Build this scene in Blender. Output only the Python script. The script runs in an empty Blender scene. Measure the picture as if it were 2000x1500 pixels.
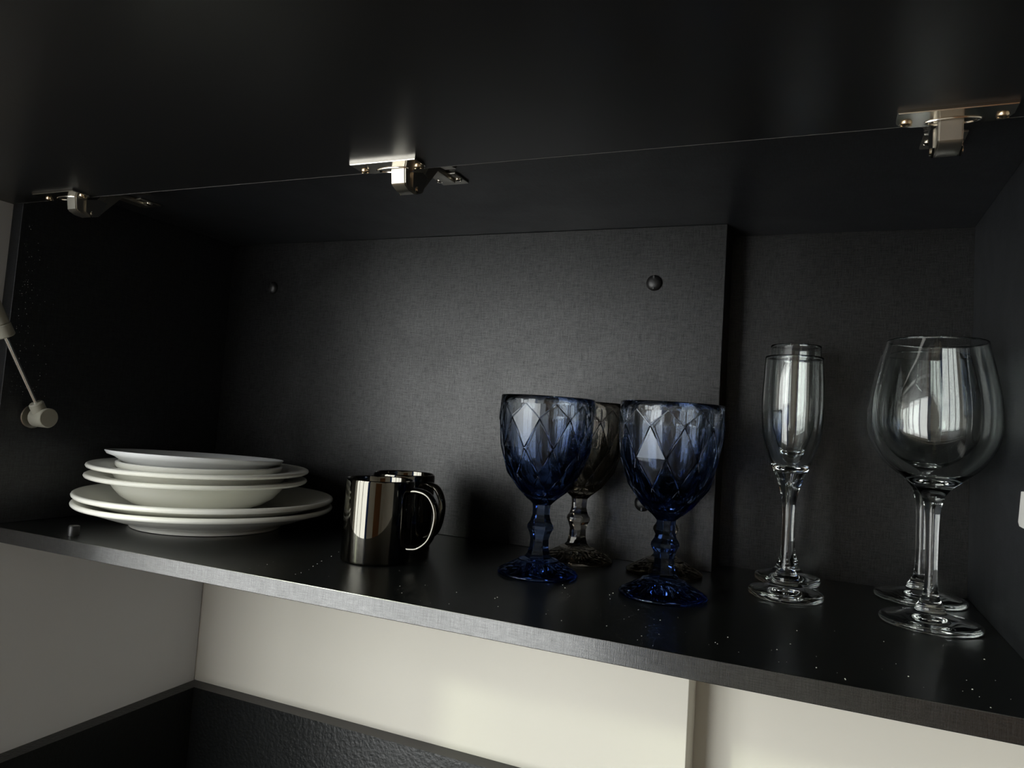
import bpy, bmesh, math, random
from mathutils import Matrix, Vector, Euler
random.seed(7)
PI = math.pi
scene = bpy.context.scene
C = scene.collection

# ------------------------------------------------------------------ camera
RIGHT = Vector((0.91890, 0.38887, 0.06628)); DOWN = Vector((0.03327, 0.09101, -0.99529)); FWD = Vector((-0.39308, 0.91679, 0.07069))
cam_data = bpy.data.cameras.new('camera'); cam = bpy.data.objects.new('camera', cam_data); C.objects.link(cam)
m = Matrix((RIGHT, -DOWN, -FWD)).transposed().to_4x4(); m.translation = Vector((0.0983, -0.4765, 0.14)); cam.matrix_world = m
cam_data.sensor_fit = 'HORIZONTAL'; cam_data.sensor_width = 36.0; cam_data.lens = 1417.3 / 2000 * 36
cam_data.shift_x = (1000 - 1004.68) / 2000; cam_data.shift_y = (720.05 - 750) / 2000
cam_data.clip_start = 0.01
scene.camera = cam

# ------------------------------------------------------------------ sky, daylight, exposure
world = bpy.data.worlds.new('sky'); scene.world = world; world.use_nodes = True
world.node_tree.nodes['Background'].inputs[0].default_value = (0.75, 0.86, 1.0, 1); world.node_tree.nodes['Background'].inputs[1].default_value = 2.0
def area(name, loc, rot, sx, sy, power, col):
    d = bpy.data.lights.new(name, 'AREA'); d.shape = 'RECTANGLE'; d.size = sx; d.size_y = sy; d.energy = power; d.color = col
    o = bpy.data.objects.new(name, d); C.objects.link(o); o.location = loc; o.rotation_euler = rot
    return o
WX0, WX1, WZ0, WZ1, WY = -2.75, -0.55, -1.30, 1.20, -1.95
area('window_daylight', ((WX0 + WX1) / 2, WY - 0.18, (WZ0 + WZ1) / 2), (PI / 2, 0, 0), WX1 - WX0 + 0.1, WZ1 - WZ0 + 0.1, 108, (1.0, 0.99, 0.92))
sd = bpy.data.lights.new('hazy_sun', 'SUN'); sd.energy = 0.95; sd.angle = math.radians(3.2); sd.color = (0.90, 1.0, 0.74)
sun = bpy.data.objects.new('hazy_sun', sd); C.objects.link(sun); sun.rotation_euler = Vector((-0.80, -1.0, 0.50)).to_track_quat('Z', 'Y').to_euler()
scene.view_settings.view_transform = 'Standard'; scene.view_settings.look = 'None'
scene.view_settings.exposure = 0.0; scene.view_settings.gamma = 1.0; scene.view_settings.use_curve_mapping = False
try:
    scene.cycles.max_bounces = 20; scene.cycles.transmission_bounces = 16; scene.cycles.glossy_bounces = 8
except Exception: pass

# ------------------------------------------------------------------ materials
def mat(name):
    mt = bpy.data.materials.new(name); mt.use_nodes = True
    nt = mt.node_tree; return mt, nt, nt.nodes['Principled BSDF']
def N(nt, t, **kw):
    n = nt.nodes.new(t)
    for k, v in kw.items(): setattr(n, k, v)
    return n
def simple(name, col, rough=0.5, metal=0.0, bump=None, vary=0.0, vscale=20.0):
    mt, nt, b = mat(name)
    b.inputs['Base Color'].default_value = (*col, 1); b.inputs['Roughness'].default_value = rough; b.inputs['Metallic'].default_value = metal
    tc = N(nt, 'ShaderNodeTexCoord')
    if vary > 0:
        no = N(nt, 'ShaderNodeTexNoise'); no.inputs['Scale'].default_value = vscale; no.inputs['Detail'].default_value = 4
        nt.links.new(tc.outputs['Object'], no.inputs['Vector'])
        mx = N(nt, 'ShaderNodeMix', data_type='RGBA')
        mx.inputs['A'].default_value = (*[c * (1 - vary) for c in col], 1); mx.inputs['B'].default_value = (*[min(1, c * (1 + vary)) for c in col], 1)
        nt.links.new(no.outputs['Fac'], mx.inputs['Factor']); nt.links.new(mx.outputs['Result'], b.inputs['Base Color'])
    if bump:
        no = N(nt, 'ShaderNodeTexNoise'); no.inputs['Scale'].default_value = bump[0]; no.inputs['Detail'].default_value = 3
        nt.links.new(tc.outputs['Object'], no.inputs['Vector'])
        bp = N(nt, 'ShaderNodeBump'); bp.inputs['Strength'].default_value = bump[1]; bp.inputs['Distance'].default_value = 0.001
        nt.links.new(no.outputs['Fac'], bp.inputs['Height']); nt.links.new(bp.outputs['Normal'], b.inputs['Normal'])
    return mt

def laminate(name, col, rough, strength, dust=0.0, spec=0.5, weave=0.45):
    """black laminate with a fine woven linen emboss and, where dusty, a few pale specks"""
    mt, nt, b = mat(name)
    b.inputs['Roughness'].default_value = rough; b.inputs['Specular IOR Level'].default_value = spec
    tc = N(nt, 'ShaderNodeTexCoord')
    hs = []
    for sc in ((90, 1300, 1300), (1300, 1300, 90), (1300, 90, 1300)):
        mp = N(nt, 'ShaderNodeMapping'); mp.inputs['Scale'].default_value = sc
        nt.links.new(tc.outputs['Object'], mp.inputs['Vector'])
        no = N(nt, 'ShaderNodeTexNoise'); no.inputs['Scale'].default_value = 1.0; no.inputs['Detail'].default_value = 2
        nt.links.new(mp.outputs['Vector'], no.inputs['Vector']); hs.append(no.outputs['Fac'])
    a1 = N(nt, 'ShaderNodeMath', operation='ADD'); a2 = N(nt, 'ShaderNodeMath', operation='ADD')
    nt.links.new(hs[0], a1.inputs[0]); nt.links.new(hs[1], a1.inputs[1]); nt.links.new(a1.outputs[0], a2.inputs[0]); nt.links.new(hs[2], a2.inputs[1])
    bp = N(nt, 'ShaderNodeBump'); bp.inputs['Strength'].default_value = strength; bp.inputs['Distance'].default_value = 0.0004
    nt.links.new(a2.outputs[0], bp.inputs['Height'])
    if strength > 0: nt.links.new(bp.outputs['Normal'], b.inputs['Normal'])
    # thread tone
    mr = N(nt, 'ShaderNodeMapRange'); mr.inputs['From Min'].default_value = 1.0; mr.inputs['From Max'].default_value = 2.0
    mr.inputs['To Min'].default_value = 0.4; mr.inputs['To Max'].default_value = 1.6
    nt.links.new(a2.outputs[0], mr.inputs['Value'])
    vm = N(nt, 'ShaderNodeVectorMath', operation='SCALE'); vm.inputs[0].default_value = col
    if weave > 0: nt.links.new(mr.outputs['Result'], vm.inputs['Scale'])
    else: vm.inputs['Scale'].default_value = 1.0
    colout = vm.outputs['Vector']
    sr = N(nt, 'ShaderNodeMapRange'); sr.inputs['From Min'].default_value = 1.05; sr.inputs['From Max'].default_value = 1.95
    sr.inputs['To Min'].default_value = spec * (1 - weave); sr.inputs['To Max'].default_value = spec * (1 + weave)
    nt.links.new(a2.outputs[0], sr.inputs['Value'])
    if weave > 0: nt.links.new(sr.outputs['Result'], b.inputs['Specular IOR Level'])
    # faint wiping smears in the gloss
    sm = N(nt, 'ShaderNodeTexNoise'); sm.inputs['Scale'].default_value = 9; sm.inputs['Detail'].default_value = 5; sm.inputs['Distortion'].default_value = 1.2
    nt.links.new(tc.outputs['Object'], sm.inputs['Vector'])
    rr = N(nt, 'ShaderNodeMapRange'); rr.inputs['From Min'].default_value = 0.3; rr.inputs['From Max'].default_value = 0.7
    rr.inputs['To Min'].default_value = rough - 0.04; rr.inputs['To Max'].default_value = rough + 0.04
    nt.links.new(sm.outputs['Fac'], rr.inputs['Value'])
    if weave > 0: nt.links.new(rr.outputs['Result'], b.inputs['Roughness'])
    if dust > 0:
        vo = N(nt, 'ShaderNodeTexVoronoi'); vo.inputs['Scale'].default_value = 95
        nt.links.new(tc.outputs['Object'], vo.inputs['Vector'])
        lt = N(nt, 'ShaderNodeMath', operation='LESS_THAN'); lt.inputs[1].default_value = 0.05
        nt.links.new(vo.outputs['Distance'], lt.inputs[0])
        sx = N(nt, 'ShaderNodeSeparateXYZ'); nt.links.new(vo.outputs['Color'], sx.inputs[0])
        l2 = N(nt, 'ShaderNodeMath', operation='LESS_THAN'); l2.inputs[1].default_value = dust
        nt.links.new(sx.outputs['X'], l2.inputs[0])
        mu = N(nt, 'ShaderNodeMath', operation='MULTIPLY'); nt.links.new(lt.outputs[0], mu.inputs[0]); nt.links.new(l2.outputs[0], mu.inputs[1])
        mx = N(nt, 'ShaderNodeMix', data_type='RGBA'); mx.inputs['B'].default_value = (0.45, 0.45, 0.42, 1)
        nt.links.new(mu.outputs[0], mx.inputs['Factor']); nt.links.new(colout, mx.inputs['A']); colout = mx.outputs['Result']
    nt.links.new(colout, b.inputs['Base Color'])
    return mt

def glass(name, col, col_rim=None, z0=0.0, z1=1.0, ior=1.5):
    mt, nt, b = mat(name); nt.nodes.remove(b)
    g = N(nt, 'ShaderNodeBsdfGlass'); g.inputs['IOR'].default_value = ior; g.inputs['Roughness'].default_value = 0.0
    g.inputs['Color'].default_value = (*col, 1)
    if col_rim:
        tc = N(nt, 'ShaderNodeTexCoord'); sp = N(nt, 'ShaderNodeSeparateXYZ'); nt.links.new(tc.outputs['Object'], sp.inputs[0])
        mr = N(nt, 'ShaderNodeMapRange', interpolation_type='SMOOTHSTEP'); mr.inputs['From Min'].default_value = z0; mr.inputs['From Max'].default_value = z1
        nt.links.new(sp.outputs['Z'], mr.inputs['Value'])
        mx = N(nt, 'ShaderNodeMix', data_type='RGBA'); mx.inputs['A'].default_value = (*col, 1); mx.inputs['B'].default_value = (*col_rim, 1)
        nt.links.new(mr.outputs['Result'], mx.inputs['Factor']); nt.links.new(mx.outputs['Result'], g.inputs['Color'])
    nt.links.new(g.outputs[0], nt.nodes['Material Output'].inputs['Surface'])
    return mt

M = {}
M['black'] = laminate('black_linen_laminate', (0.0095, 0.0096, 0.0098), 0.35, 0.12, spec=0.40, weave=0.42)
M['shelf'] = laminate('black_shelf_laminate', (0.0055, 0.0062, 0.0062), 0.30, 0.0, weave=0.0)
M['side'] = laminate('black_side_laminate', (0.0170, 0.0185, 0.0210), 0.40, 0.0, weave=0.15)
M['door'] = laminate('black_flap_laminate', (0.0120, 0.0123, 0.0130), 0.30, 0.0, weave=0.0)
M['edge'] = laminate('edge_strip', (0.014, 0.014, 0.014), 0.22, 0.06, spec=0.95, weave=0.3)
M['lit_edge'] = simple('lit_arris_tone', (0.075, 0.072, 0.068), 0.6, vary=0.3, vscale=60)  # pale tone painted for light caught along the flap's back arris
M['plastic'] = simple('black_plastic', (0.008, 0.008, 0.008), 0.42, bump=(800, 0.05))
M['nickel'] = simple('nickel_plate', (0.78, 0.74, 0.66), 0.16, 1.0, vary=0.05, vscale=200)
M['nickel_sat'] = simple('satin_nickel', (0.55, 0.525, 0.46), 0.32, 1.0, vary=0.05, vscale=300)
M['brass'] = simple('yellow_zinc_screw', (0.74, 0.60, 0.42), 0.25, 1.0, vary=0.1, vscale=400)
M['grey_plastic'] = simple('warm_grey_plastic', (0.36, 0.35, 0.29), 0.45, 0.0, vary=0.06, vscale=80)
M['steel'] = simple('bright_steel', (0.85, 0.85, 0.83), 0.22, 1.0, vary=0.03, vscale=100)
M['ceramic'] = simple('white_porcelain', (0.93, 0.925, 0.85), 0.18, 0.0, vary=0.015, vscale=30)
M['ceramic_cool'] = simple('bluish_white_porcelain', (0.86, 0.87, 0.88), 0.2, 0.0, vary=0.015, vscale=30)
M['mug'] = simple('gunmetal_mirror_glaze', (0.125, 0.12, 0.105), 0.04, 1.0, vary=0.06, vscale=60)
M['wall'] = simple('cream_wall_paint', (0.74, 0.71, 0.63), 0.7, bump=(260, 0.06), vary=0.015, vscale=3)
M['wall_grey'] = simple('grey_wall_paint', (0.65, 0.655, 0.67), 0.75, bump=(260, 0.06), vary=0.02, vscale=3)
M['ceiling'] = simple('ceiling_paint', (0.80, 0.80, 0.78), 0.8, bump=(120, 0.05))
M['room_wall'] = simple('taupe_wall_paint', (0.78, 0.76, 0.72), 0.7, bump=(200, 0.05))
M['floor'] = simple('brown_floor', (0.22, 0.16, 0.11), 0.45, vary=0.25, vscale=7)
M['granite'] = simple('black_granite', (0.007, 0.008, 0.008), 0.33, bump=(230, 0.55), vary=0.5, vscale=300)
M['granite_edge'] = simple('honed_granite_edge', (0.05, 0.048, 0.047), 0.5, bump=(400, 0.1), vary=0.1, vscale=200)
M['wood'] = simple('brown_wood', (0.27, 0.12, 0.05), 0.35, vary=0.3, vscale=12)
M['white_frame'] = simple('white_window_frame', (0.80, 0.80, 0.80), 0.35, vary=0.02)
M['blue_cloth'] = simple('blue_curtain_cloth', (0.10, 0.22, 0.62), 0.85, bump=(300, 0.2), vary=0.1)
M['paper'] = simple('white_paper', (0.85, 0.84, 0.80), 0.6, vary=0.02, vscale=90)
M['clear'] = glass('clear_glass', (0.985, 0.995, 0.99))
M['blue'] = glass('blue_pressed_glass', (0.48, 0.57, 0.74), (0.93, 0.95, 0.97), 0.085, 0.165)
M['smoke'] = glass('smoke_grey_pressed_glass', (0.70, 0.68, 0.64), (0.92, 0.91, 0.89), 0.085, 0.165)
mt, nt, b = mat('window_pane'); nt.nodes.remove(b)
tr = N(nt, 'ShaderNodeBsdfTransparent'); gl = N(nt, 'ShaderNodeBsdfGlossy'); gl.inputs['Roughness'].default_value = 0.02
ms = N(nt, 'ShaderNodeMixShader'); ms.inputs[0].default_value = 0.06
nt.links.new(tr.outputs[0], ms.inputs[1]); nt.links.new(gl.outputs[0], ms.inputs[2]); nt.links.new(ms.outputs[0], nt.nodes['Material Output'].inputs['Surface'])
M['pane'] = mt

# ------------------------------------------------------------------ helpers
def obj(name, bm, material, parent=None, smooth=None, recalc=True):
    if recalc: bmesh.ops.recalc_face_normals(bm, faces=bm.faces[:])
    me = bpy.data.meshes.new(name); bm.to_mesh(me); bm.free()
    mats = material if isinstance(material, (list, tuple)) else [material]
    for k in mats: me.materials.append(k if not isinstance(k, str) else M[k])
    o = bpy.data.objects.new(name, me); C.objects.link(o)
    if parent: o.parent = parent
    if smooth is True:
        for p in me.polygons: p.use_smooth = True
    elif smooth:
        for p in me.polygons: p.use_smooth = True
        me.set_sharp_from_angle(angle=math.radians(smooth))
    return o
def tag(o, label, cat=None, group=None, kind=None):
    o['label'] = label
    if cat: o['category'] = cat
    if group: o['group'] = group
    if kind: o['kind'] = kind
    return o
def thing(name, label, cat, loc=(0, 0, 0), rz=0.0, group=None):
    o = bpy.data.objects.new(name, None); C.objects.link(o); o.empty_display_size = 0.02
    o.location = loc; o.rotation_euler = (0, 0, rz); return tag(o, label, cat, group)
def add_box(bm, x0, x1, y0, y1, z0, z1, bev=0.0, mi=0):
    vs = [bm.verts.new((x, y, z)) for x in (x0, x1) for y in (y0, y1) for z in (z0, z1)]
    fs = [bm.faces.new([vs[i] for i in f]) for f in ((0, 1, 3, 2), (4, 6, 7, 5), (0, 4, 5, 1), (2, 3, 7, 6), (0, 2, 6, 4), (1, 5, 7, 3))]
    for f in fs: f.material_index = mi
    if bev > 0:
        es = list({e for f in fs for e in f.edges})
        bmesh.ops.bevel(bm, geom=es, offset=bev, segments=2, affect='EDGES', profile=0.5)
    return fs
def box(name, x0, x1, y0, y1, z0, z1, material, parent=None, bev=0.0, sm=None):
    bm = bmesh.new(); add_box(bm, x0, x1, y0, y1, z0, z1, bev)
    return obj(name, bm, material, parent, sm)
def struct(o, label=None):
    o['kind'] = 'structure'
    if label: o['label'] = label
    return o
def lathe_into(bm, prof, seg, close_start=False, close_end=False):
    rings = []
    for r, z in prof:
        if r < 1e-6: rings.append([bm.verts.new((0, 0, z))])
        else: rings.append([bm.verts.new((r * math.cos(2 * PI * i / seg), r * math.sin(2 * PI * i / seg), z)) for i in range(seg)])
    for a, b2 in zip(rings[:-1], rings[1:]):
        for i in range(seg):
            j = (i + 1) % seg
            if len(a) == 1 and len(b2) == 1: continue
            if len(a) == 1: bm.faces.new((a[0], b2[i], b2[j]))
            elif len(b2) == 1: bm.faces.new((a[i], b2[0], a[j]))
            else: bm.faces.new((a[i], b2[i], b2[j], a[j]))
    return rings
def lathe(name, prof, seg, material, parent=None, sm=40, recalc=True, flip=False):
    bm = bmesh.new(); lathe_into(bm, prof, seg)
    if flip: bmesh.ops.reverse_faces(bm, faces=bm.faces[:])
    return obj(name, bm, material, parent, sm, recalc)
def spline(pts, n=6):
    """Catmull-Rom through (r, z) points"""
    out = []
    for i in range(len(pts) - 1):
        p0 = pts[max(i - 1, 0)]; p1 = pts[i]; p2 = pts[i + 1]; p3 = pts[min(i + 2, len(pts) - 1)]
        for k in range(n):
            t = k / n
            out.append(tuple(0.5 * (2 * p1[c] + (p2[c] - p0[c]) * t + (2 * p0[c] - 5 * p1[c] + 4 * p2[c] - p3[c]) * t * t + (3 * p1[c] - p0[c] - 3 * p2[c] + p3[c]) * t ** 3) for c in range(len(p1))))
    out.append(tuple(pts[-1])); return out
def tube_into(bm, path, radii, seg=16, cap=True, flat=1.0):
    pts = [Vector(p) for p in path]; rings = []; up = None
    for i, p in enumerate(pts):
        t = (pts[min(i + 1, len(pts) - 1)] - pts[max(i - 1, 0)]).normalized()
        if up is None:
            up = Vector((0, 1, 0)) if abs(t.y) < 0.9 else Vector((1, 0, 0))
        u = (up - t * up.dot(t)).normalized(); w = t.cross(u); up = u
        r = radii[i] if isinstance(radii, (list, tuple)) else radii
        rings.append([bm.verts.new(p + u * (r * math.cos(2 * PI * k / seg) * flat) + w * (r * math.sin(2 * PI * k / seg))) for k in range(seg)])
    for a, b2 in zip(rings[:-1], rings[1:]):
        for k in range(seg): bm.faces.new((a[k], a[(k + 1) % seg], b2[(k + 1) % seg], b2[k]))
    if cap: bm.faces.new(rings[0][::-1]); bm.faces.new(rings[-1])
def cyl(name, p0, p1, r, material, parent=None, seg=24, bev=0.0, sm=40):
    bm = bmesh.new(); p0 = Vector(p0); p1 = Vector(p1); d = (p1 - p0); L = d.length; d.normalize()
    if bev > 0: tube_into(bm, [p0, p0 + d * bev, p1 - d * bev, p1], [r - bev, r, r, r - bev], seg)
    else: tube_into(bm, [p0, p1], r, seg)
    return obj(name, bm, material, parent, sm)
def screw_head(name, loc, axis, r, material, parent):
    """domed slotted head; axis = outward direction"""
    bm = bmesh.new()
    prof = [(r, 0.0), (r, r * 0.18), (r * 0.85, r * 0.42), (r * 0.5, r * 0.58), (0.0, r * 0.62)]
    lathe_into(bm, [(0.0, 0.0)] + prof, 20)
    add_box(bm, -r * 0.1, r * 0.1, -r * 0.86, r * 0.86, r * 0.50, r * 0.58)
    q = Vector((0, 0, 1)).rotation_difference(Vector(axis))
    bmesh.ops.transform(bm, matrix=Matrix.Translation(loc) @ q.to_matrix().to_4x4(), verts=bm.verts[:])
    return obj(name, bm, material, parent, 35)

# ------------------------------------------------------------------ key dimensions (shelf top is z = 0, cabinet front is y = 0)
XL, XR, TH = -0.6712, 0.2296, 0.0160
H, D1, D2 = 0.3590, 0.2914, 0.3430
ZD = 0.330                                    # underside of the open flap
WALL = 0.310

# ------------------------------------------------------------------ the room
FL, CE = -1.50, 1.32
RX0, RX1, RY0 = -3.00, 1.9, -1.95
struct(box('floor', RX0 - .2, RX1 + .2, RY0 - .2, 0.6, FL - 0.1, FL, 'floor'), 'brown floor of the kitchen')
struct(box('ceiling', RX0 - .2, RX1 + .2, RY0 - .2, 0.6, CE, CE + 0.1, 'ceiling'), 'white ceiling of the room')
struct(box('wall_back', RX0 - .2, RX1 + .2, 0.361, 0.5, FL, CE, 'wall'), 'cream painted wall behind the cabinet')
struct(box('wall_back_pilaster', XL - 0.16, -0.0195, WALL, 0.361, FL, CE, 'wall', bev=0.0008), 'cream painted wall projection below the cabinet')
struct(box('wall_left', XL - 0.16, XL - 0.0162, -0.172, WALL, FL, CE, 'wall_grey', bev=0.002), 'shaded grey side wall left of the cabinet')
struct(box('wall_far_left', RX0 - .15, RX0, RY0, 0.361, FL, CE, 'room_wall'))
struct(box('wall_right', RX1, RX1 + .15, RY0, 0.361, FL, CE, 'room_wall'))
bm = bmesh.new()
add_box(bm, RX0 - .15, WX0, RY0 - .12, RY0, FL, CE); add_box(bm, WX1, RX1 + .15, RY0 - .12, RY0, FL, CE)
add_box(bm, WX0, WX1, RY0 - .12, RY0, FL, WZ0); add_box(bm, WX0, WX1, RY0 - .12, RY0, WZ1, CE)
struct(obj('wall_front', bm, 'room_wall'), 'room wall with the window, opposite the cabinet')
win = bpy.data.objects.new('window_1', None); C.objects.link(win); struct(win, 'tall white framed window')
bm = bmesh.new()
fy0, fy1 = RY0 - .10, RY0 - .03
add_box(bm, WX0, WX0 + .05, fy0, fy1, WZ0, WZ1); add_box(bm, WX1 - .05, WX1, fy0, fy1, WZ0, WZ1)
add_box(bm, WX0 + .05, WX1 - .05, fy0, fy1, WZ0, WZ0 + .05); add_box(bm, WX0 + .05, WX1 - .05, fy0, fy1, WZ1 - .05, WZ1)
obj('window_frame', bm, 'white_frame', win)
mul = [WX0 + .02] + [WX0 + (WX1 - WX0) * q / 3 for q in (1, 2)] + [WX1 - .02]
for xm in mul[1:3]: box('mullion', xm - .03, xm + .03, fy0, fy1, WZ0 + .05, WZ1 - .05, 'white_frame', win)
for a, b2 in [(mul[q] + .03, mul[q + 1] - .03) for q in range(3)]:
    box('pane', a, b2, fy0 + .03, fy0 + .034, WZ0 + .05, WZ1 - .05, 'pane', win)
# curtain beside the window and wooden door, both only seen mirrored in the mugs and glasses
bm = bmesh.new(); pr = []
for i in range(61):
    t = i / 60; pr.append((WX1 - 0.03 + 0.22 * t, RY0 + 0.05 + 0.022 * math.sin(t * 2 * PI * 6)))
vt = [bm.verts.new((x, y, 1.24)) for x, y in pr]; vb = [bm.verts.new((x, y, -1.44)) for x, y in pr]
vt2 = [bm.verts.new((x, y + .004, 1.24)) for x, y in pr]; vb2 = [bm.verts.new((x, y + .004, -1.44)) for x, y in pr]
for i in range(60):
    bm.faces.new((vt[i], vt[i + 1], vb[i + 1], vb[i])); bm.faces.new((vt2[i], vb2[i], vb2[i + 1], vt2[i + 1]))
    bm.faces.new((vt[i], vt2[i], vt2[i + 1], vt[i + 1])); bm.faces.new((vb[i], vb[i + 1], vb2[i + 1], vb2[i]))
bm.faces.new((vt[0], vb[0], vb2[0], vt2[0])); bm.faces.new((vt[60], vt2[60], vb2[60], vb[60]))
tag(obj('curtain', bm, 'blue_cloth', None, True), 'blue curtain hanging beside the window, mirrored in the glasses', 'curtain')
dr = bpy.data.objects.new('door_1', None); C.objects.link(dr); struct(dr, 'brown wooden room door')
box('door_leaf', 0.45, 1.15, RY0, RY0 + .04, FL, 0.55, 'wood', dr, bev=.003)
box('door_casing', 0.37, 0.45, RY0, RY0 + .05, FL, 0.63, 'wood', dr, bev=.003); box('door_casing', 1.15, 1.23, RY0, RY0 + .05, FL, 0.63, 'wood', dr, bev=.003)
box('door_casing', 0.45, 1.15, RY0, RY0 + .05, 0.55, 0.63, 'wood', dr, bev=.003)

# granite upstands on the walls and the counter below
def granite(name, x0, x1, y0, y1, label, top='granite_edge'):
    bm = bmesh.new(); add_box(bm, x0, x1, y0, y1, -0.55, -0.246)
    for f in bm.faces: f.material_index = 1 if f.calc_center_median().z > -0.247 else 0
    return struct(obj(name, bm, ['granite', top]), label)
granite('trim_1', XL - 0.0162, -0.0195, WALL - 0.020, WALL, 'black granite splashback strip along the cream wall')
granite('trim_2', XL - 0.0162, XL + 0.0038, -0.172, WALL - 0.0201, 'black granite splashback strip along the grey side wall', 'granite')
granite('trim_3', -0.0195, 0.9, 0.341, 0.361, 'black granite splashback strip in the wall recess')
tag(box('countertop', XL - 0.0162, 0.9, -0.27, 0.361, -0.58, -0.55, 'granite', bev=.002), 'black granite countertop below the wall cabinet', 'countertop')
base = thing('base_cabinet', 'black base cabinet under the granite countertop', 'cabinet', (0, 0, FL))
box('body', XL - 0.016, 0.9, -0.23, 0.30, 0.0, 0.92, 'black', base)
for i in range(3):
    x0 = XL - .016 + i * 0.5287
    dd = box('door', x0 + .003, x0 + .5257, -0.25, -0.2301, 0.09, 0.91, 'door', base, bev=.001)
    box('handle', x0 + .2, x0 + .33, -0.262, -0.2501, 0.84, 0.852, 'steel', dd, bev=.001)

# ------------------------------------------------------------------ wall cabinet
cab = thing('wall_cabinet', 'open black wall cabinet with lift-up flap and pale-lit shelf front', 'cabinet')
bt = 0.0144
bm = bmesh.new(); add_box(bm, XL - TH, XR + TH, 0.0, D2 - 0.001, -bt, 0.0, bev=0.0005)
for f in bm.faces: f.material_index = 1 if f.normal.y < -0.9 or f.calc_center_median().y < 0.0006 else 0
tag(obj('bottom_panel', bm, ['shelf', 'edge'], cab), 'black cabinet floor carrying the crockery')
def side(x0, x1, label):
    bm = bmesh.new(); add_box(bm, x0, x1, 0.0, D2 - 0.001, 0.0, H + TH, bev=0.0005)
    return tag(obj('side_panel', bm, 'side', cab), label)
side(XL - TH, XL, 'left side panel with dust specks'); side(XR, XR + TH, 'right side panel')
tag(box('top_panel', XL, XR, 0.0, D2 - 0.001, H, H + TH, 'side', cab, bev=0.0005), 'black cabinet ceiling')
tag(box('back_panel', XL, 0.0, D1, D1 + 0.0180, 0.0, H, 'black', cab, bev=0.0006), 'linen textured boxed-out back panel')
box('return_panel', -0.0180, 0.0, D1 + 0.0181, D2 - 0.0005, 0.0, H, 'black', cab)
tag(box('recess_back_panel', -0.0175, XR + TH, D2, D2 + 0.0170, -bt, H + TH, 'black', cab), 'deeper back panel in the right-hand recess')
for x, z in ((-0.0737, 0.2972), (-0.0737, 0.0617), (-0.5958, 0.2972), (-0.5958, 0.0617)):
    screw_head('screw', (x, D1, z), (0, -1, 0), 0.0086, 'plastic', cab)
for z in (0.3033, 0.0582):
    cyl('cover_cap', (-0.0085, D1, z), (-0.0085, D1 - 0.0007, z), 0.0055, 'black', cab)
lathe('shelf_peg', [(0, 0), (0.0052, 0), (0.0052, 0.0085), (0.0046, 0.0095), (0, 0.0098)], 20, 'plastic', cab).location = (-0.568, 0.0185, 0.0)
# lift-up flap standing open, horizontal
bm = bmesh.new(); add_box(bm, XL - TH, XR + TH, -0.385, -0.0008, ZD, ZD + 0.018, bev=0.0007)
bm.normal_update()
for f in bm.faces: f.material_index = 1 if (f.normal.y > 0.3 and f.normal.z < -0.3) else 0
tag(obj('flap_door', bm, ['door', 'lit_edge'], cab), 'black flap door swung up to horizontal')

box('edge_strip', XL - TH + 0.001, XR + TH - 0.001, -0.0014, -0.0010, ZD - 0.0002, ZD + 0.0002, 'lit_edge', cab)['label'] = 'thin pale line painted as light caught on the flap edge'  # added pale strip, stands in for the lit rounding of the lower arris

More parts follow.
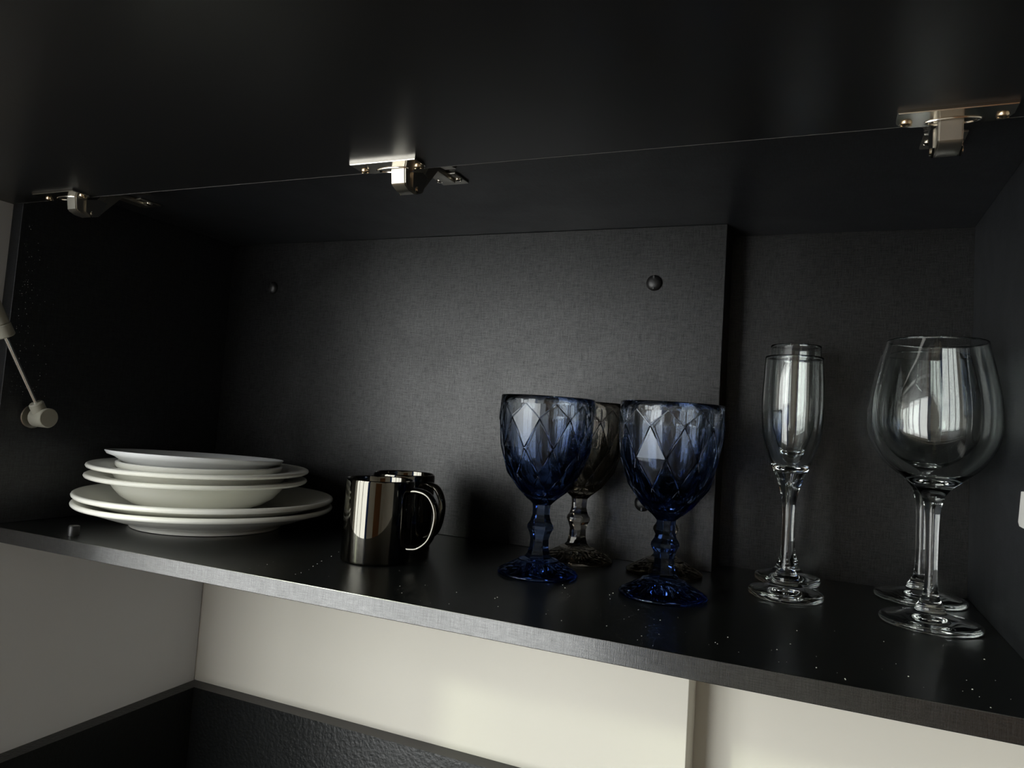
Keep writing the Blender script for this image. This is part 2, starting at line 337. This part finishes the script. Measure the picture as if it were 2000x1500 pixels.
def hinge(xf, xa, xp):
    """concealed hinge: cup flange on the flap, cranked arm, mounting plate on the cabinet ceiling"""
    # arm: front face, rounded underside, rising back to the plate
    w = 0.0064; zf = ZD - 0.0022
    prof = [(-0.0125, zf + 0.001), (-0.0105, zf - 0.0115), (-0.0088, zf - 0.0132), (-0.003, zf - 0.0152), (0.005, zf - 0.0157), (0.014, zf - 0.0125), (0.030, zf + 0.0060), (0.046, H - 0.0060), (0.070, H - 0.0035),
            (0.070, H - 0.0005), (0.040, H - 0.0015), (0.024, zf + 0.0130), (0.012, zf - 0.0040), (0.006, zf - 0.0075), (0.001, zf + 0.001)]
    bm = bmesh.new()
    va = [bm.verts.new((xa - w, y, z)) for y, z in prof]; vb_ = [bm.verts.new((xa + w, y, z)) for y, z in prof]
    bm.faces.new(va); bm.faces.new(vb_[::-1])
    for i in range(len(prof)):
        j = (i + 1) % len(prof); bm.faces.new((va[i], vb_[i], vb_[j], va[j]))
    bmesh.ops.bevel(bm, geom=[e for e in bm.edges if abs(e.verts[0].co.x - e.verts[1].co.x) < 1e-6], offset=0.0009, segments=2, affect='EDGES')
    hg = obj('hinge', bm, 'nickel_sat', cab, 30)
    hg['label'] = 'nickel concealed hinge'
    # flange with rounded back corners
    bm = bmesh.new(); hw = 0.0293; y0, y1 = -0.0262, -0.0042
    pts = [(-hw, y0), (hw, y0)]
    for k in range(7): a = k / 6 * PI / 2; pts.append((hw - 0.009 + 0.009 * math.cos(a), y1 - 0.009 + 0.009 * math.sin(a)))
    for k in range(7): a = PI / 2 + k / 6 * PI / 2; pts.append((-hw + 0.009 + 0.009 * math.cos(a), y1 - 0.009 + 0.009 * math.sin(a)))
    lo = [bm.verts.new((xf + x, y, zf)) for x, y in pts]; hi = [bm.verts.new((xf + x, y, ZD)) for x, y in pts]
    bm.faces.new(lo); bm.faces.new(hi[::-1])
    for i in range(len(pts)): j = (i + 1) % len(pts); bm.faces.new((lo[i], hi[i], hi[j], lo[j]))
    bmesh.ops.bevel(bm, geom=[e for e in bm.edges if abs(e.verts[0].co.z - zf) < 1e-6 and abs(e.verts[1].co.z - zf) < 1e-6], offset=0.0005, segments=2, affect='EDGES')
    obj('cup_flange', bm, 'nickel', hg, 35)
    # raised cup lip in the flange
    bm = bmesh.new()
    prof2 = [(0.0150, 0.0), (0.0146, -0.0006), (0.0128, -0.0007), (0.0118, 0.0)]
    lathe_into(bm, prof2, 32); bmesh.ops.scale(bm, vec=(1, 0.34, 1), verts=bm.verts[:]); bmesh.ops.translate(bm, vec=(xf, -0.0098, zf), verts=bm.verts[:])
    obj('cup_lip', bm, 'nickel', hg, 50)
    for s in (-1, 1):
        screw_head('screw', (xf + s * 0.0240, -0.0120, zf), (0, 0, -1), 0.0034, 'brass', hg)
    # side cheeks of the knuckle
    for s in (-1, 1):
        cyl('pivot_pin', (xa + s * 0.0066, 0.0065, zf - 0.0115), (xa + s * 0.0088, 0.0065, zf - 0.0115), 0.0024, 'nickel', hg, 14)
        bm = bmesh.new(); cp = [(-0.002, zf - 0.0005), (-0.001, zf - 0.012), (0.006, zf - 0.0155), (0.014, zf - 0.012), (0.020, zf + 0.002), (0.012, zf + 0.004)]
        a_ = [bm.verts.new((xa + s * 0.0066, y, z)) for y, z in cp]; b_ = [bm.verts.new((xa + s * 0.0078, y, z)) for y, z in cp]
        bm.faces.new(a_); bm.faces.new(b_[::-1])
        for i in range(len(cp)): j = (i + 1) % len(cp); bm.faces.new((a_[i], b_[i], b_[j], a_[j]))
        obj('cheek', bm, 'nickel', hg)
    # mounting plate under the cabinet ceiling
    bm = bmesh.new(); add_box(bm, xp - 0.0135, xp + 0.0135, 0.084, 0.112, H - 0.0022, H - 0.0001, bev=0.0006)
    add_box(bm, xp - 0.006, xp + 0.006, 0.050, 0.100, H - 0.0055, H - 0.0001, bev=0.0008)
    mp = obj('mounting_plate', bm, 'nickel_sat', hg, 35)
    for s in (-1, 1): screw_head('screw', (xp + s * 0.0095, 0.0985, H - 0.0022), (0, 0, -1), 0.0036, 'nickel', hg)
    return hg
hinge(-0.589, -0.581, -0.620); hinge(-0.2155, -0.2095, -0.226); hinge(0.1610, 0.1600, 0.1700)

# gas strut on the left side panel
strut_a = Vector((XL + 0.0170, 0.0335, 0.1100)); strut_b = Vector((XL + 0.0170, -0.0870, 0.3160))
dirv = (strut_b - strut_a).normalized()
st = cyl('gas_strut', strut_a + dirv * 0.105, strut_b - dirv * 0.008, 0.0088, 'grey_plastic', cab, 28, bev=0.0012)
st['label'] = 'grey gas strut holding the flap up'
cyl('collar', strut_a + dirv * 0.092, strut_a + dirv * 0.1052, 0.0092, 'grey_plastic', st, 28, bev=0.001)
cyl('rod', strut_a + dirv * 0.012, strut_a + dirv * 0.0925, 0.0021, 'steel', st, 16)
sk = cyl('end_socket', strut_a - dirv * 0.004, strut_a + dirv * 0.0175, 0.0070, 'grey_plastic', st, 24, bev=0.0012)
cyl('socket_cap', (XL + 0.0080, strut_a.y, strut_a.z), (XL + 0.0275, strut_a.y, strut_a.z), 0.0102, 'grey_plastic', st, 28, bev=0.0008)
cyl('ball_stud_base', (XL, strut_a.y, strut_a.z), (XL + 0.0022, strut_a.y, strut_a.z), 0.0125, 'nickel_sat', st, 28, bev=0.0006)
cyl('ball_stud', (XL + 0.0022, strut_a.y, strut_a.z), (XL + 0.0082, strut_a.y, strut_a.z), 0.0045, 'nickel_sat', st, 18)
box('flap_bracket', XL + 0.004, XL + 0.026, strut_b.y - 0.014, strut_b.y + 0.014, ZD - 0.0030, ZD, 'nickel_sat', st, bev=0.0006)
cyl('upper_end_socket', strut_b - dirv * 0.010, strut_b + dirv * 0.006, 0.0078, 'grey_plastic', st, 24, bev=0.001)

# paper scrap on the right side panel
bm = bmesh.new(); pp = [(0.118, 0.1150), (0.1425, 0.1135), (0.1480, 0.0960), (0.1497, 0.0915), (0.1462, 0.0888), (0.118, 0.0880)]
a_ = [bm.verts.new((XR, y, z)) for y, z in pp]; b_ = [bm.verts.new((XR - 0.0006, y, z)) for y, z in pp]
bm.faces.new(a_); bm.faces.new(b_[::-1])
for i in range(len(pp)): j = (i + 1) % len(pp); bm.faces.new((a_[i], b_[i], b_[j], a_[j]))
tag(obj('paper_sticker', bm, 'paper'), 'white torn paper sticker on the right side panel', 'sticker')

# dust and crumbs
def flecks(name, pts, label):
    bm = bmesh.new()
    for p, n, r in pts:
        n = Vector(n); u = n.orthogonal().normalized(); w = n.cross(u); a0 = random.uniform(0, 6.28)
        c = [bm.verts.new(Vector(p) + (u * math.cos(a0 + q * 1.2566) + w * math.sin(a0 + q * 1.2566)) * r * random.uniform(0.6, 1.2)) for q in range(5)]
        t = bm.verts.new(Vector(p) + n * r * 0.6)
        bm.faces.new(c[::-1])
        for q in range(5): bm.faces.new((c[q], c[(q + 1) % 5], t))
    o = obj(name, bm, 'paper'); o['kind'] = 'stuff'; o['label'] = label; o['category'] = 'dust'; return o
pts = []
for q in range(90):
    x = random.uniform(-0.36, 0.21); y = random.uniform(0.004, 0.145) if q % 3 else random.uniform(0.004, 0.06)
    pts.append(((x, y, 0.0), (0, 0, 1), random.choice((0.0003, 0.00035, 0.0005, 0.0007))))
flecks('dust_specks', pts, 'pale dust specks scattered on the black cabinet floor')
pts = []
for q in range(110):
    z = random.uniform(0.13, 0.31); y = 0.005 + abs(random.gauss(0, 0.016)) + 0.02 * (0.31 - z)
    pts.append(((XL, y, z), (1, 0, 0), random.choice((0.00022, 0.0003, 0.0004, 0.00055))))
flecks('dust_specks', pts, 'pale dust specks on the left side panel near the gas strut')

# ------------------------------------------------------------------ plates
DINNER = [(0, 0.0022), (0.0700, 0.0022), (0.0735, 0.0002), (0.0760, 0.0), (0.0787, 0.0006), (0.0800, 0.0040), (0.0860, 0.0062), (0.100, 0.0103), (0.118, 0.0165), (0.1300, 0.0206), (0.1332, 0.0212), (0.1348, 0.0226),
          (0.1353, 0.0243), (0.1346, 0.0258), (0.1331, 0.0266), (0.1312, 0.0262), (0.118, 0.0212), (0.100, 0.0148), (0.092, 0.0105), (0.084, 0.0088), (0.070, 0.0085), (0, 0.0084)]
SOUP = [(0, 0.0022), (0.0500, 0.0022), (0.0530, 0.0002), (0.0560, 0.0002), (0.0580, 0.0010), (0.0600, 0.0030), (0.0700, 0.0062), (0.0810, 0.0130), (0.0880, 0.0210), (0.0925, 0.0277), (0.0965, 0.0300), (0.1080, 0.0310), (0.1135, 0.0309), (0.1156, 0.0318),
        (0.1166, 0.0335), (0.1160, 0.0351), (0.1145, 0.0359), (0.1125, 0.0357), (0.0985, 0.0345), (0.0925, 0.0325), (0.0880, 0.0262), (0.0800, 0.0172), (0.0690, 0.0105), (0.0550, 0.0082), (0, 0.0080)]
SMALL = [(0, 0.0018), (0.0500, 0.0018), (0.0530, 0.0), (0.0560, 0.0004), (0.0600, 0.0022), (0.0800, 0.0070), (0.0940, 0.0112), (0.0965, 0.0125), (0.0966, 0.0142), (0.0945, 0.0147), (0.0780, 0.0105), (0.0580, 0.0062), (0, 0.0055)]
COUPE = [(0, 0.0014), (0.046, 0.0014), (0.0485, 0.0), (0.0515, 0.0003), (0.0560, 0.0020), (0.0720, 0.0105), (0.0840, 0.0180), (0.0915, 0.0205), (0.0940, 0.0238), (0.0936, 0.0245), (0.0920, 0.0240), (0.0880, 0.0220), (0.0800, 0.0175), (0.0680, 0.0115), (0.0520, 0.0060), (0, 0.0052)]
def plate(name, prof, loc, label, material='ceramic', rot=(0, 0, 0), group='white plates in the stack'):
    o = lathe(name, prof, 96, material, None, 50); o.location = loc; o.rotation_euler = rot
    return tag(o, label, 'plate', group)
plate('dinner_plate', DINNER, (-0.5345, 0.1535, 0.0), 'white dinner plate at the very bottom of the stack')
plate('dinner_plate', DINNER, (-0.5345, 0.1535, 0.0094), 'upper of the two large white dinner plates, second from the bottom')
plate('soup_plate', SOUP, (-0.5505, 0.1537, 0.0186), 'lower deep white soup plate resting on the dinner plates')
plate('soup_plate', SOUP, (-0.5490, 0.1537, 0.0296), 'upper deep white soup plate with smaller dishes inside it')
plate('side_plate', [(r * 0.905, z * 2.05) for r, z in SMALL], (-0.5500, 0.1530, 0.0382), 'small white plate lying in the upper soup plate, under the tilted dish')
tilt = math.radians(2.2)
plate('coupe_dish', COUPE, (-0.5565, 0.1510, 0.0522), 'bluish white rimless dish lying tilted on top of the plate stack', 'ceramic_cool', (-tilt * 1.2, math.radians(-0.4), 0))

# ------------------------------------------------------------------ mugs
def mug(loc, rz, label):
    t = thing('mug', label, 'mug', loc, rz, 'gunmetal mugs')
    r, h = 0.0323, 0.0762
    prof = [(0, 0.0020), (r - 0.0060, 0.0020), (r - 0.0045, 0.0), (r - 0.0018, 0.0), (r - 0.0005, 0.0008), (r, 0.0025), (r, h - 0.0020), (r - 0.0004, h - 0.0006), (r - 0.0014, h), (r - 0.0024, h - 0.0006), (r - 0.0030, h - 0.003), (r - 0.0030, 0.0070), (r - 0.0050, 0.0050), (0, 0.0045)]
    lathe('body', prof, 96, 'mug', t, 40)
    pts = spline([(r - 0.0006, 0, 0.0672), (r + 0.0080, 0, 0.0676), (r + 0.0185, 0, 0.0640), (r + 0.0255, 0, 0.0530), (r + 0.0262, 0, 0.0400), (r + 0.0215, 0, 0.0245), (r + 0.0120, 0, 0.0158), (r + 0.0030, 0, 0.0140), (r - 0.0006, 0, 0.0142)], 5)
    bm = bmesh.new(); tube_into(bm, pts, 0.0030, 14, True, flat=1.5); obj('handle', bm, 'mug', t, 60)
    return t
mug((-0.2865, 0.1175, 0.0), math.radians(6), 'front shiny gunmetal mug beside the plate stack')
mug((-0.3110, 0.2000, 0.0), math.radians(-16), 'rear shiny gunmetal mug, mostly hidden behind the front mug')

# ------------------------------------------------------------------ stemmed glasses: bowl, stem and foot share their boundary rings, so each glass is one closed surface
def revolve_part(name, prof, seg, material, parent, sm=True):
    bm = bmesh.new(); lathe_into(bm, prof, seg)
    # profile runs from top outside downwards: make normals point outwards
    o = obj(name, bm, material, parent, sm, recalc=False)
    return o
def fix_normals(o, inward_test):
    me = o.data; bm = bmesh.new(); bm.from_mesh(me)
    bad = [f for f in bm.faces if inward_test(f)]
    bmesh.ops.reverse_faces(bm, faces=bad); bm.to_mesh(me); bm.free()
def stemware(kind, loc, label, outer, inner, stem, foot, material, group, scale=(1, 1, 1), seg=72, cat='glass'):
    """outer: rim -> stem top; inner: rim -> centre; stem: top -> bottom; foot: stem bottom -> rim -> underside centre"""
    t = thing(kind, label, cat, loc, 0, group)
    bowl = list(reversed(inner)) + outer                      # centre inside -> rim -> outside bottom
    parts = []
    for nm, pr in (('bowl', bowl), ('stem', stem), ('foot', foot)):
        bm = bmesh.new(); lathe_into(bm, pr, seg)
        # orientation: lathe faces (a_i, b_i, b_j, a_j): profile going down the outside needs outward normals
        o = obj(nm, bm, material, t, True, recalc=False)
        parts.append(o)
    for o in parts: o.scale = scale
    return t
WINE_OUT = spline([(0.0366, 0.2262), (0.0391, 0.2150), (0.0430, 0.1973), (0.0460, 0.1795), (0.0469, 0.1617), (0.0451, 0.1475), (0.0399, 0.1350), (0.0321, 0.1244), (0.0219, 0.1155), (0.0141, 0.1090), (0.0086, 0.1020)], 5)
WINE_IN = [(0.0362, 0.2266)] + spline([(0.0356, 0.2262), (0.0381, 0.2150), (0.0420, 0.1973), (0.0449, 0.1795), (0.0457, 0.1617), (0.0438, 0.1480), (0.0385, 0.1362), (0.0305, 0.1260), (0.0200, 0.1180), (0.0100, 0.1142), (0.0, 0.1132)], 5)
WINE_STEM = spline([(0.0086, 0.1020), (0.0064, 0.0942), (0.0050, 0.0817), (0.0046, 0.0600), (0.0046, 0.0400), (0.0055, 0.0250), (0.0086, 0.0172)], 5)
WINE_FOOT = spline([(0.0086, 0.0172), (0.0102, 0.0150), (0.0108, 0.0125), (0.0125, 0.0105), (0.0200, 0.0078), (0.0300, 0.0058), (0.0352, 0.0050)], 4) + [(0.0365, 0.0041), (0.0369, 0.0026), (0.0365, 0.0010), (0.0352, 0.0003), (0.0300, 0.0004), (0.0150, 0.0026), (0.0, 0.0035)]
FLUTE_OUT = spline([(0.0249, 0.2131), (0.0258, 0.1947), (0.0265, 0.1750), (0.0260, 0.1553), (0.0241, 0.1395), (0.0202, 0.1257), (0.0156, 0.1138), (0.0123, 0.1060), (0.0092, 0.0980)], 5)
FLUTE_IN = [(0.0245, 0.2135)] + spline([(0.0239, 0.2131), (0.0247, 0.1947), (0.0253, 0.1750), (0.0247, 0.1553), (0.0226, 0.1400), (0.0186, 0.1270), (0.0138, 0.1165), (0.0070, 0.1120), (0.0, 0.1112)], 5)
FLUTE_STEM = spline([(0.0092, 0.0980), (0.0068, 0.0882), (0.0054, 0.0764), (0.0050, 0.0566), (0.0055, 0.0370), (0.0070, 0.0260), (0.0092, 0.0200)], 5)
FLUTE_FOOT = spline([(0.0092, 0.0200), (0.0104, 0.0178), (0.0108, 0.0150), (0.0125, 0.0122), (0.0180, 0.0092), (0.0260, 0.0074), (0.0302, 0.0064)], 4) + [(0.0314, 0.0053), (0.0318, 0.0034), (0.0314, 0.0010), (0.0300, 0.0003), (0.0250, 0.0004), (0.0120, 0.0030), (0.0, 0.0040)]
def fixed(prof_in): return prof_in
gw = 'clear wine glasses'; gf = 'clear champagne flutes'
stemware('wine_glass', (0.1817, 0.1985, 0.0), 'front large clear wine glass by the right side panel', WINE_OUT, WINE_IN, WINE_STEM, WINE_FOOT, 'clear', gw)
stemware('wine_glass', (0.1856, 0.2990, 0.0), 'rear clear wine glass, its bowl hidden behind the front wine glass', WINE_OUT, WINE_IN, WINE_STEM, WINE_FOOT, 'clear', gw, (1.04, 1.04, 1.0))
stemware('champagne_flute', (0.0728, 0.2245, 0.0), 'front slim clear champagne flute beside the dark recess edge', FLUTE_OUT, FLUTE_IN, FLUTE_STEM, FLUTE_FOOT, 'clear', gf)
stemware('champagne_flute', (0.0712, 0.2990, 0.0), 'rear champagne flute, slightly taller, its rim showing above the front flute', FLUTE_OUT, FLUTE_IN, FLUTE_STEM, FLUTE_FOOT, 'clear', gf, (0.96, 0.96, 1.09))

# faceted goblets
GB = [(0.0439, 0.1629), (0.0444, 0.1500), (0.0443, 0.1350), (0.0426, 0.1197), (0.0397, 0.1046), (0.0323, 0.0895), (0.0231, 0.0775), (0.0146, 0.0700), (0.0080, 0.0640)]
def r_at(z):
    pr = spline(GB, 8)
    for (r0, z0), (r1, z1) in zip(pr[:-1], pr[1:]):
        if z1 <= z <= z0: return r0 + (r1 - r0) * (z0 - z) / (z0 - z1)
    return pr[-1][0]
def fan(bm, big, small, k, mi=0):
    """join a ring of n*k verts (big) to a ring of n verts (small)"""
    n = len(small); fs = []
    for i in range(n):
        j = (i + 1) % n; h = k // 2
        for q in range(k):
            a = big[(i * k + q) % len(big)]; b2 = big[(i * k + q + 1) % len(big)]
            fs.append(bm.faces.new((a, small[i] if q <= h else small[j], b2)))
            if q == h: fs.append(bm.faces.new((b2, small[i], small[j])))
    return fs
def goblet_meshes():
    NC = 20; K = 3; S = NC * K
    bm = bmesh.new()
    def ring(r, z, n): return [bm.verts.new((r * math.cos(2 * PI * i / n), r * math.sin(2 * PI * i / n), z)) for i in range(n)]
    def band(a, b2):
        n = len(a); return [bm.faces.new((a[i], b2[i], b2[(i + 1) % n], a[(i + 1) % n])) for i in range(n)]
    smooth = []
    inner_prof = [(0.0424, 0.1631), (0.0419, 0.1622)] + [(r_at(z) - 0.0048, z) for z in (0.156, 0.148, 0.140, 0.130, 0.120, 0.110, 0.102, 0.095, 0.088, 0.0825)] + [(0.0190, 0.0785), (0.0110, 0.0758), (0.0050, 0.0746)]
    c = bm.verts.new((0, 0, 0.0743)); inn = [ring(r, z, S) for r, z in inner_prof]
    smooth += [bm.faces.new((c, inn[-1][i], inn[-1][(i + 1) % S])) for i in range(S)]
    for a, b2 in zip(inn[:0:-1], inn[-2::-1]): smooth += band(a, b2)
    top = ring(0.0431, 0.1635, S); o1 = ring(0.0439, 0.1629, S); o2 = ring(r_at(0.1575), 0.1575, S)
    smooth += band(inn[0], top); smooth += band(top, o1); smooth += band(o1, o2)
    zs = [0.1560, 0.1430, 0.1165, 0.0925, 0.0760, 0.0685]
    rows = []
    for j, z in enumerate(zs):
        row = []
        for cidx in range(NC):
            r = r_at(z)
            if j > 0 and j < len(zs) - 1 and (cidx + j) % 2 == 1: r -= 0.0022 if j < 4 else 0.0009      # facet centres are pressed in
            a = 2 * PI * cidx / NC
            row.append(bm.verts.new((r * math.cos(a), r * math.sin(a), z)))
        rows.append(row)
    smooth += fan(bm, o2, rows[0], K)
    ridges = []; beads = []
    for j in range(len(rows) - 1):
        for i in range(NC):
            k = (i + 1) % NC; a, b2, d, e = rows[j][i], rows[j + 1][i], rows[j + 1][k], rows[j][k]
            if (i + j) % 2 == 0: bm.faces.new((a, b2, d)); bm.faces.new((a, d, e)); pr2 = (a, d)     # split along the ridge
            else: bm.faces.new((a, b2, e)); bm.faces.new((b2, d, e)); pr2 = (b2, e)
            if 0 < j < len(rows) - 2: ridges.append(bm.edges.get(pr2))
            if j < len(rows) - 1: beads.append((pr2[0].co.copy(), pr2[1].co.copy(), j))
    # down to the 60-gon ring where the stem starts
    def hexr(r, i): 
        a = (i % 10) / 10 * PI / 3 - PI / 6; return r * math.cos(PI / 6) / math.cos(a) * 1.06
    st_prof = [(0.0080, 0.0640), (0.0076, 0.0600), (0.0075, 0.0545), (0.0090, 0.0490), (0.0114, 0.0450), (0.0117, 0.0425), (0.0094, 0.0378), (0.0080, 0.0325), (0.0084, 0.0250), (0.0100, 0.0190), (0.0126, 0.0158)]
    def hring(b, r, z): return [b.verts.new((hexr(r, i) * math.cos(2 * PI * i / S), hexr(r, i) * math.sin(2 * PI * i / S), z)) for i in range(S)]
    bot = hring(bm, *st_prof[0])
    fs = fan(bm, bot, rows[-1], K)
    bmesh.ops.reverse_faces(bm, faces=fs)
    for f in smooth: f.smooth = True
    bmesh.ops.bevel(bm, geom=ridges, offset=0.0011, segments=2, affect='EDGES', profile=0.5)
    for p, q, j in beads:                                    # rounded pressed ridges along the diamond edges
        n0 = len(bm.faces); rb = 0.00055 if j < 4 else 0.00035
        tube_into(bm, [p.lerp(q, 0.015), p.lerp(q, 0.985)], rb, 6); bm.faces.ensure_lookup_table()
        for f in bm.faces[n0:]: f.smooth = len(f.verts) == 4
    bm.normal_update()
    # outward check is done on the assembled parts below
    mb = bpy.data.meshes.new('goblet_bowl'); bm.to_mesh(mb); bm.free()
    bm = bmesh.new(); rg = [hring(bm, r, z) for r, z in st_prof]
    for a, b2 in zip(rg[:-1], rg[1:]):
        for i in range(S):
            f = bm.faces.new((a[i], b2[i], b2[(i + 1) % S], a[(i + 1) % S])); f.smooth = False
    ms = bpy.data.meshes.new('goblet_stem'); bm.to_mesh(ms); bm.free()
    bm = bmesh.new()
    def fring(r, z, amp): return [bm.verts.new(((r) * math.cos(2 * PI * i / S), (r) * math.sin(2 * PI * i / S), z + (amp if (i // 1) % 3 == 0 else 0.0))) for i in range(S)]
    fr = [hring(bm, *st_prof[-1])]
    fr += [fring(0.0180, 0.0142, 0.0), fring(0.0195, 0.0128, 0.0), fring(0.0250, 0.0098, -0.0011), fring(0.0310, 0.0065, -0.0012), fring(0.0352, 0.0042, -0.0006), fring(0.0368, 0.0030, 0.0), fring(0.0370, 0.0016, 0.0), fring(0.0362, 0.0003, 0.0), fring(0.0330, 0.0002, 0.0), fring(0.0180, 0.0035, 0.0), fring(0.0060, 0.0060, 0.0)]
    for q, (a, b2) in enumerate(zip(fr[:-1], fr[1:])):
        for i in range(S):
            f = bm.faces.new((a[i], b2[i], b2[(i + 1) % S], a[(i + 1) % S])); f.smooth = q >= 5
    cc = bm.verts.new((0, 0, 0.0064))
    for i in range(S): f = bm.faces.new((fr[-1][i], cc, fr[-1][(i + 1) % S])); f.smooth = True
    mf = bpy.data.meshes.new('goblet_foot'); bm.to_mesh(mf); bm.free()
    return mb, ms, mf
GM = goblet_meshes()
def goblet(loc, rz, label, material, group, sc=1.0):
    t = thing('goblet', label, 'goblet', loc, rz, group)
    for nm, me in zip(('bowl', 'stem', 'foot'), GM):
        me2 = me.copy(); me2.materials.append(M[material])
        o = bpy.data.objects.new(nm, me2); C.objects.link(o); o.parent = t
    return t
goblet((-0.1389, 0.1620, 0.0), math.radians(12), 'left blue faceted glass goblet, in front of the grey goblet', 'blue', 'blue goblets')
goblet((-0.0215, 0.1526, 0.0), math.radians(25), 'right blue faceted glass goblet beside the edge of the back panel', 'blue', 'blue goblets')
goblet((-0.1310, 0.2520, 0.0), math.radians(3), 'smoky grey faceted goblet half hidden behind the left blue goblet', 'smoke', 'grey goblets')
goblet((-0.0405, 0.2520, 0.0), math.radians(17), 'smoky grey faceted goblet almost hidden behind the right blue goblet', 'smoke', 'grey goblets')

# make every glass part face outwards, judged on the welded glass as a whole
bpy.context.view_layer.update()
for t in [o for o in C.objects if o.type == 'EMPTY' and o.name.split('.')[0] in ('wine_glass', 'champagne_flute', 'goblet')]:
    parts = list(t.children); bm = bmesh.new(); lay = bm.faces.layers.int.new('src')
    for k, o in enumerate(parts):
        n0 = len(bm.faces); bm.from_mesh(o.data); bm.faces.ensure_lookup_table(); lay = bm.faces.layers.int['src']
        for f in bm.faces[n0:]: f[lay] = k
    ref = [f.normal.copy() for f in bm.faces]
    bmesh.ops.remove_doubles(bm, verts=bm.verts[:], dist=1e-5)
    bmesh.ops.recalc_face_normals(bm, faces=bm.faces[:]); bm.normal_update()
    open_edges = sum(1 for e in bm.edges if not e.is_manifold)
    if open_edges: print('OPEN EDGES', t.name, open_edges)
    bm.faces.ensure_lookup_table()
    if len(bm.faces) != len(ref): print('FACE COUNT', t.name, len(bm.faces), len(ref))
    else:
        flips = {k: [] for k in range(len(parts))}; cnt = {k: 0 for k in range(len(parts))}
        for i, f in enumerate(bm.faces):
            k = f[lay]
            if f.normal.dot(ref[i]) < 0: flips[k].append(cnt[k])
            cnt[k] += 1
        for k, o in enumerate(parts):
            if flips[k]:
                b2 = bmesh.new(); b2.from_mesh(o.data); b2.faces.ensure_lookup_table()
                bmesh.ops.reverse_faces(b2, faces=[b2.faces[i] for i in flips[k]]); b2.to_mesh(o.data); b2.free()
    bm.free()
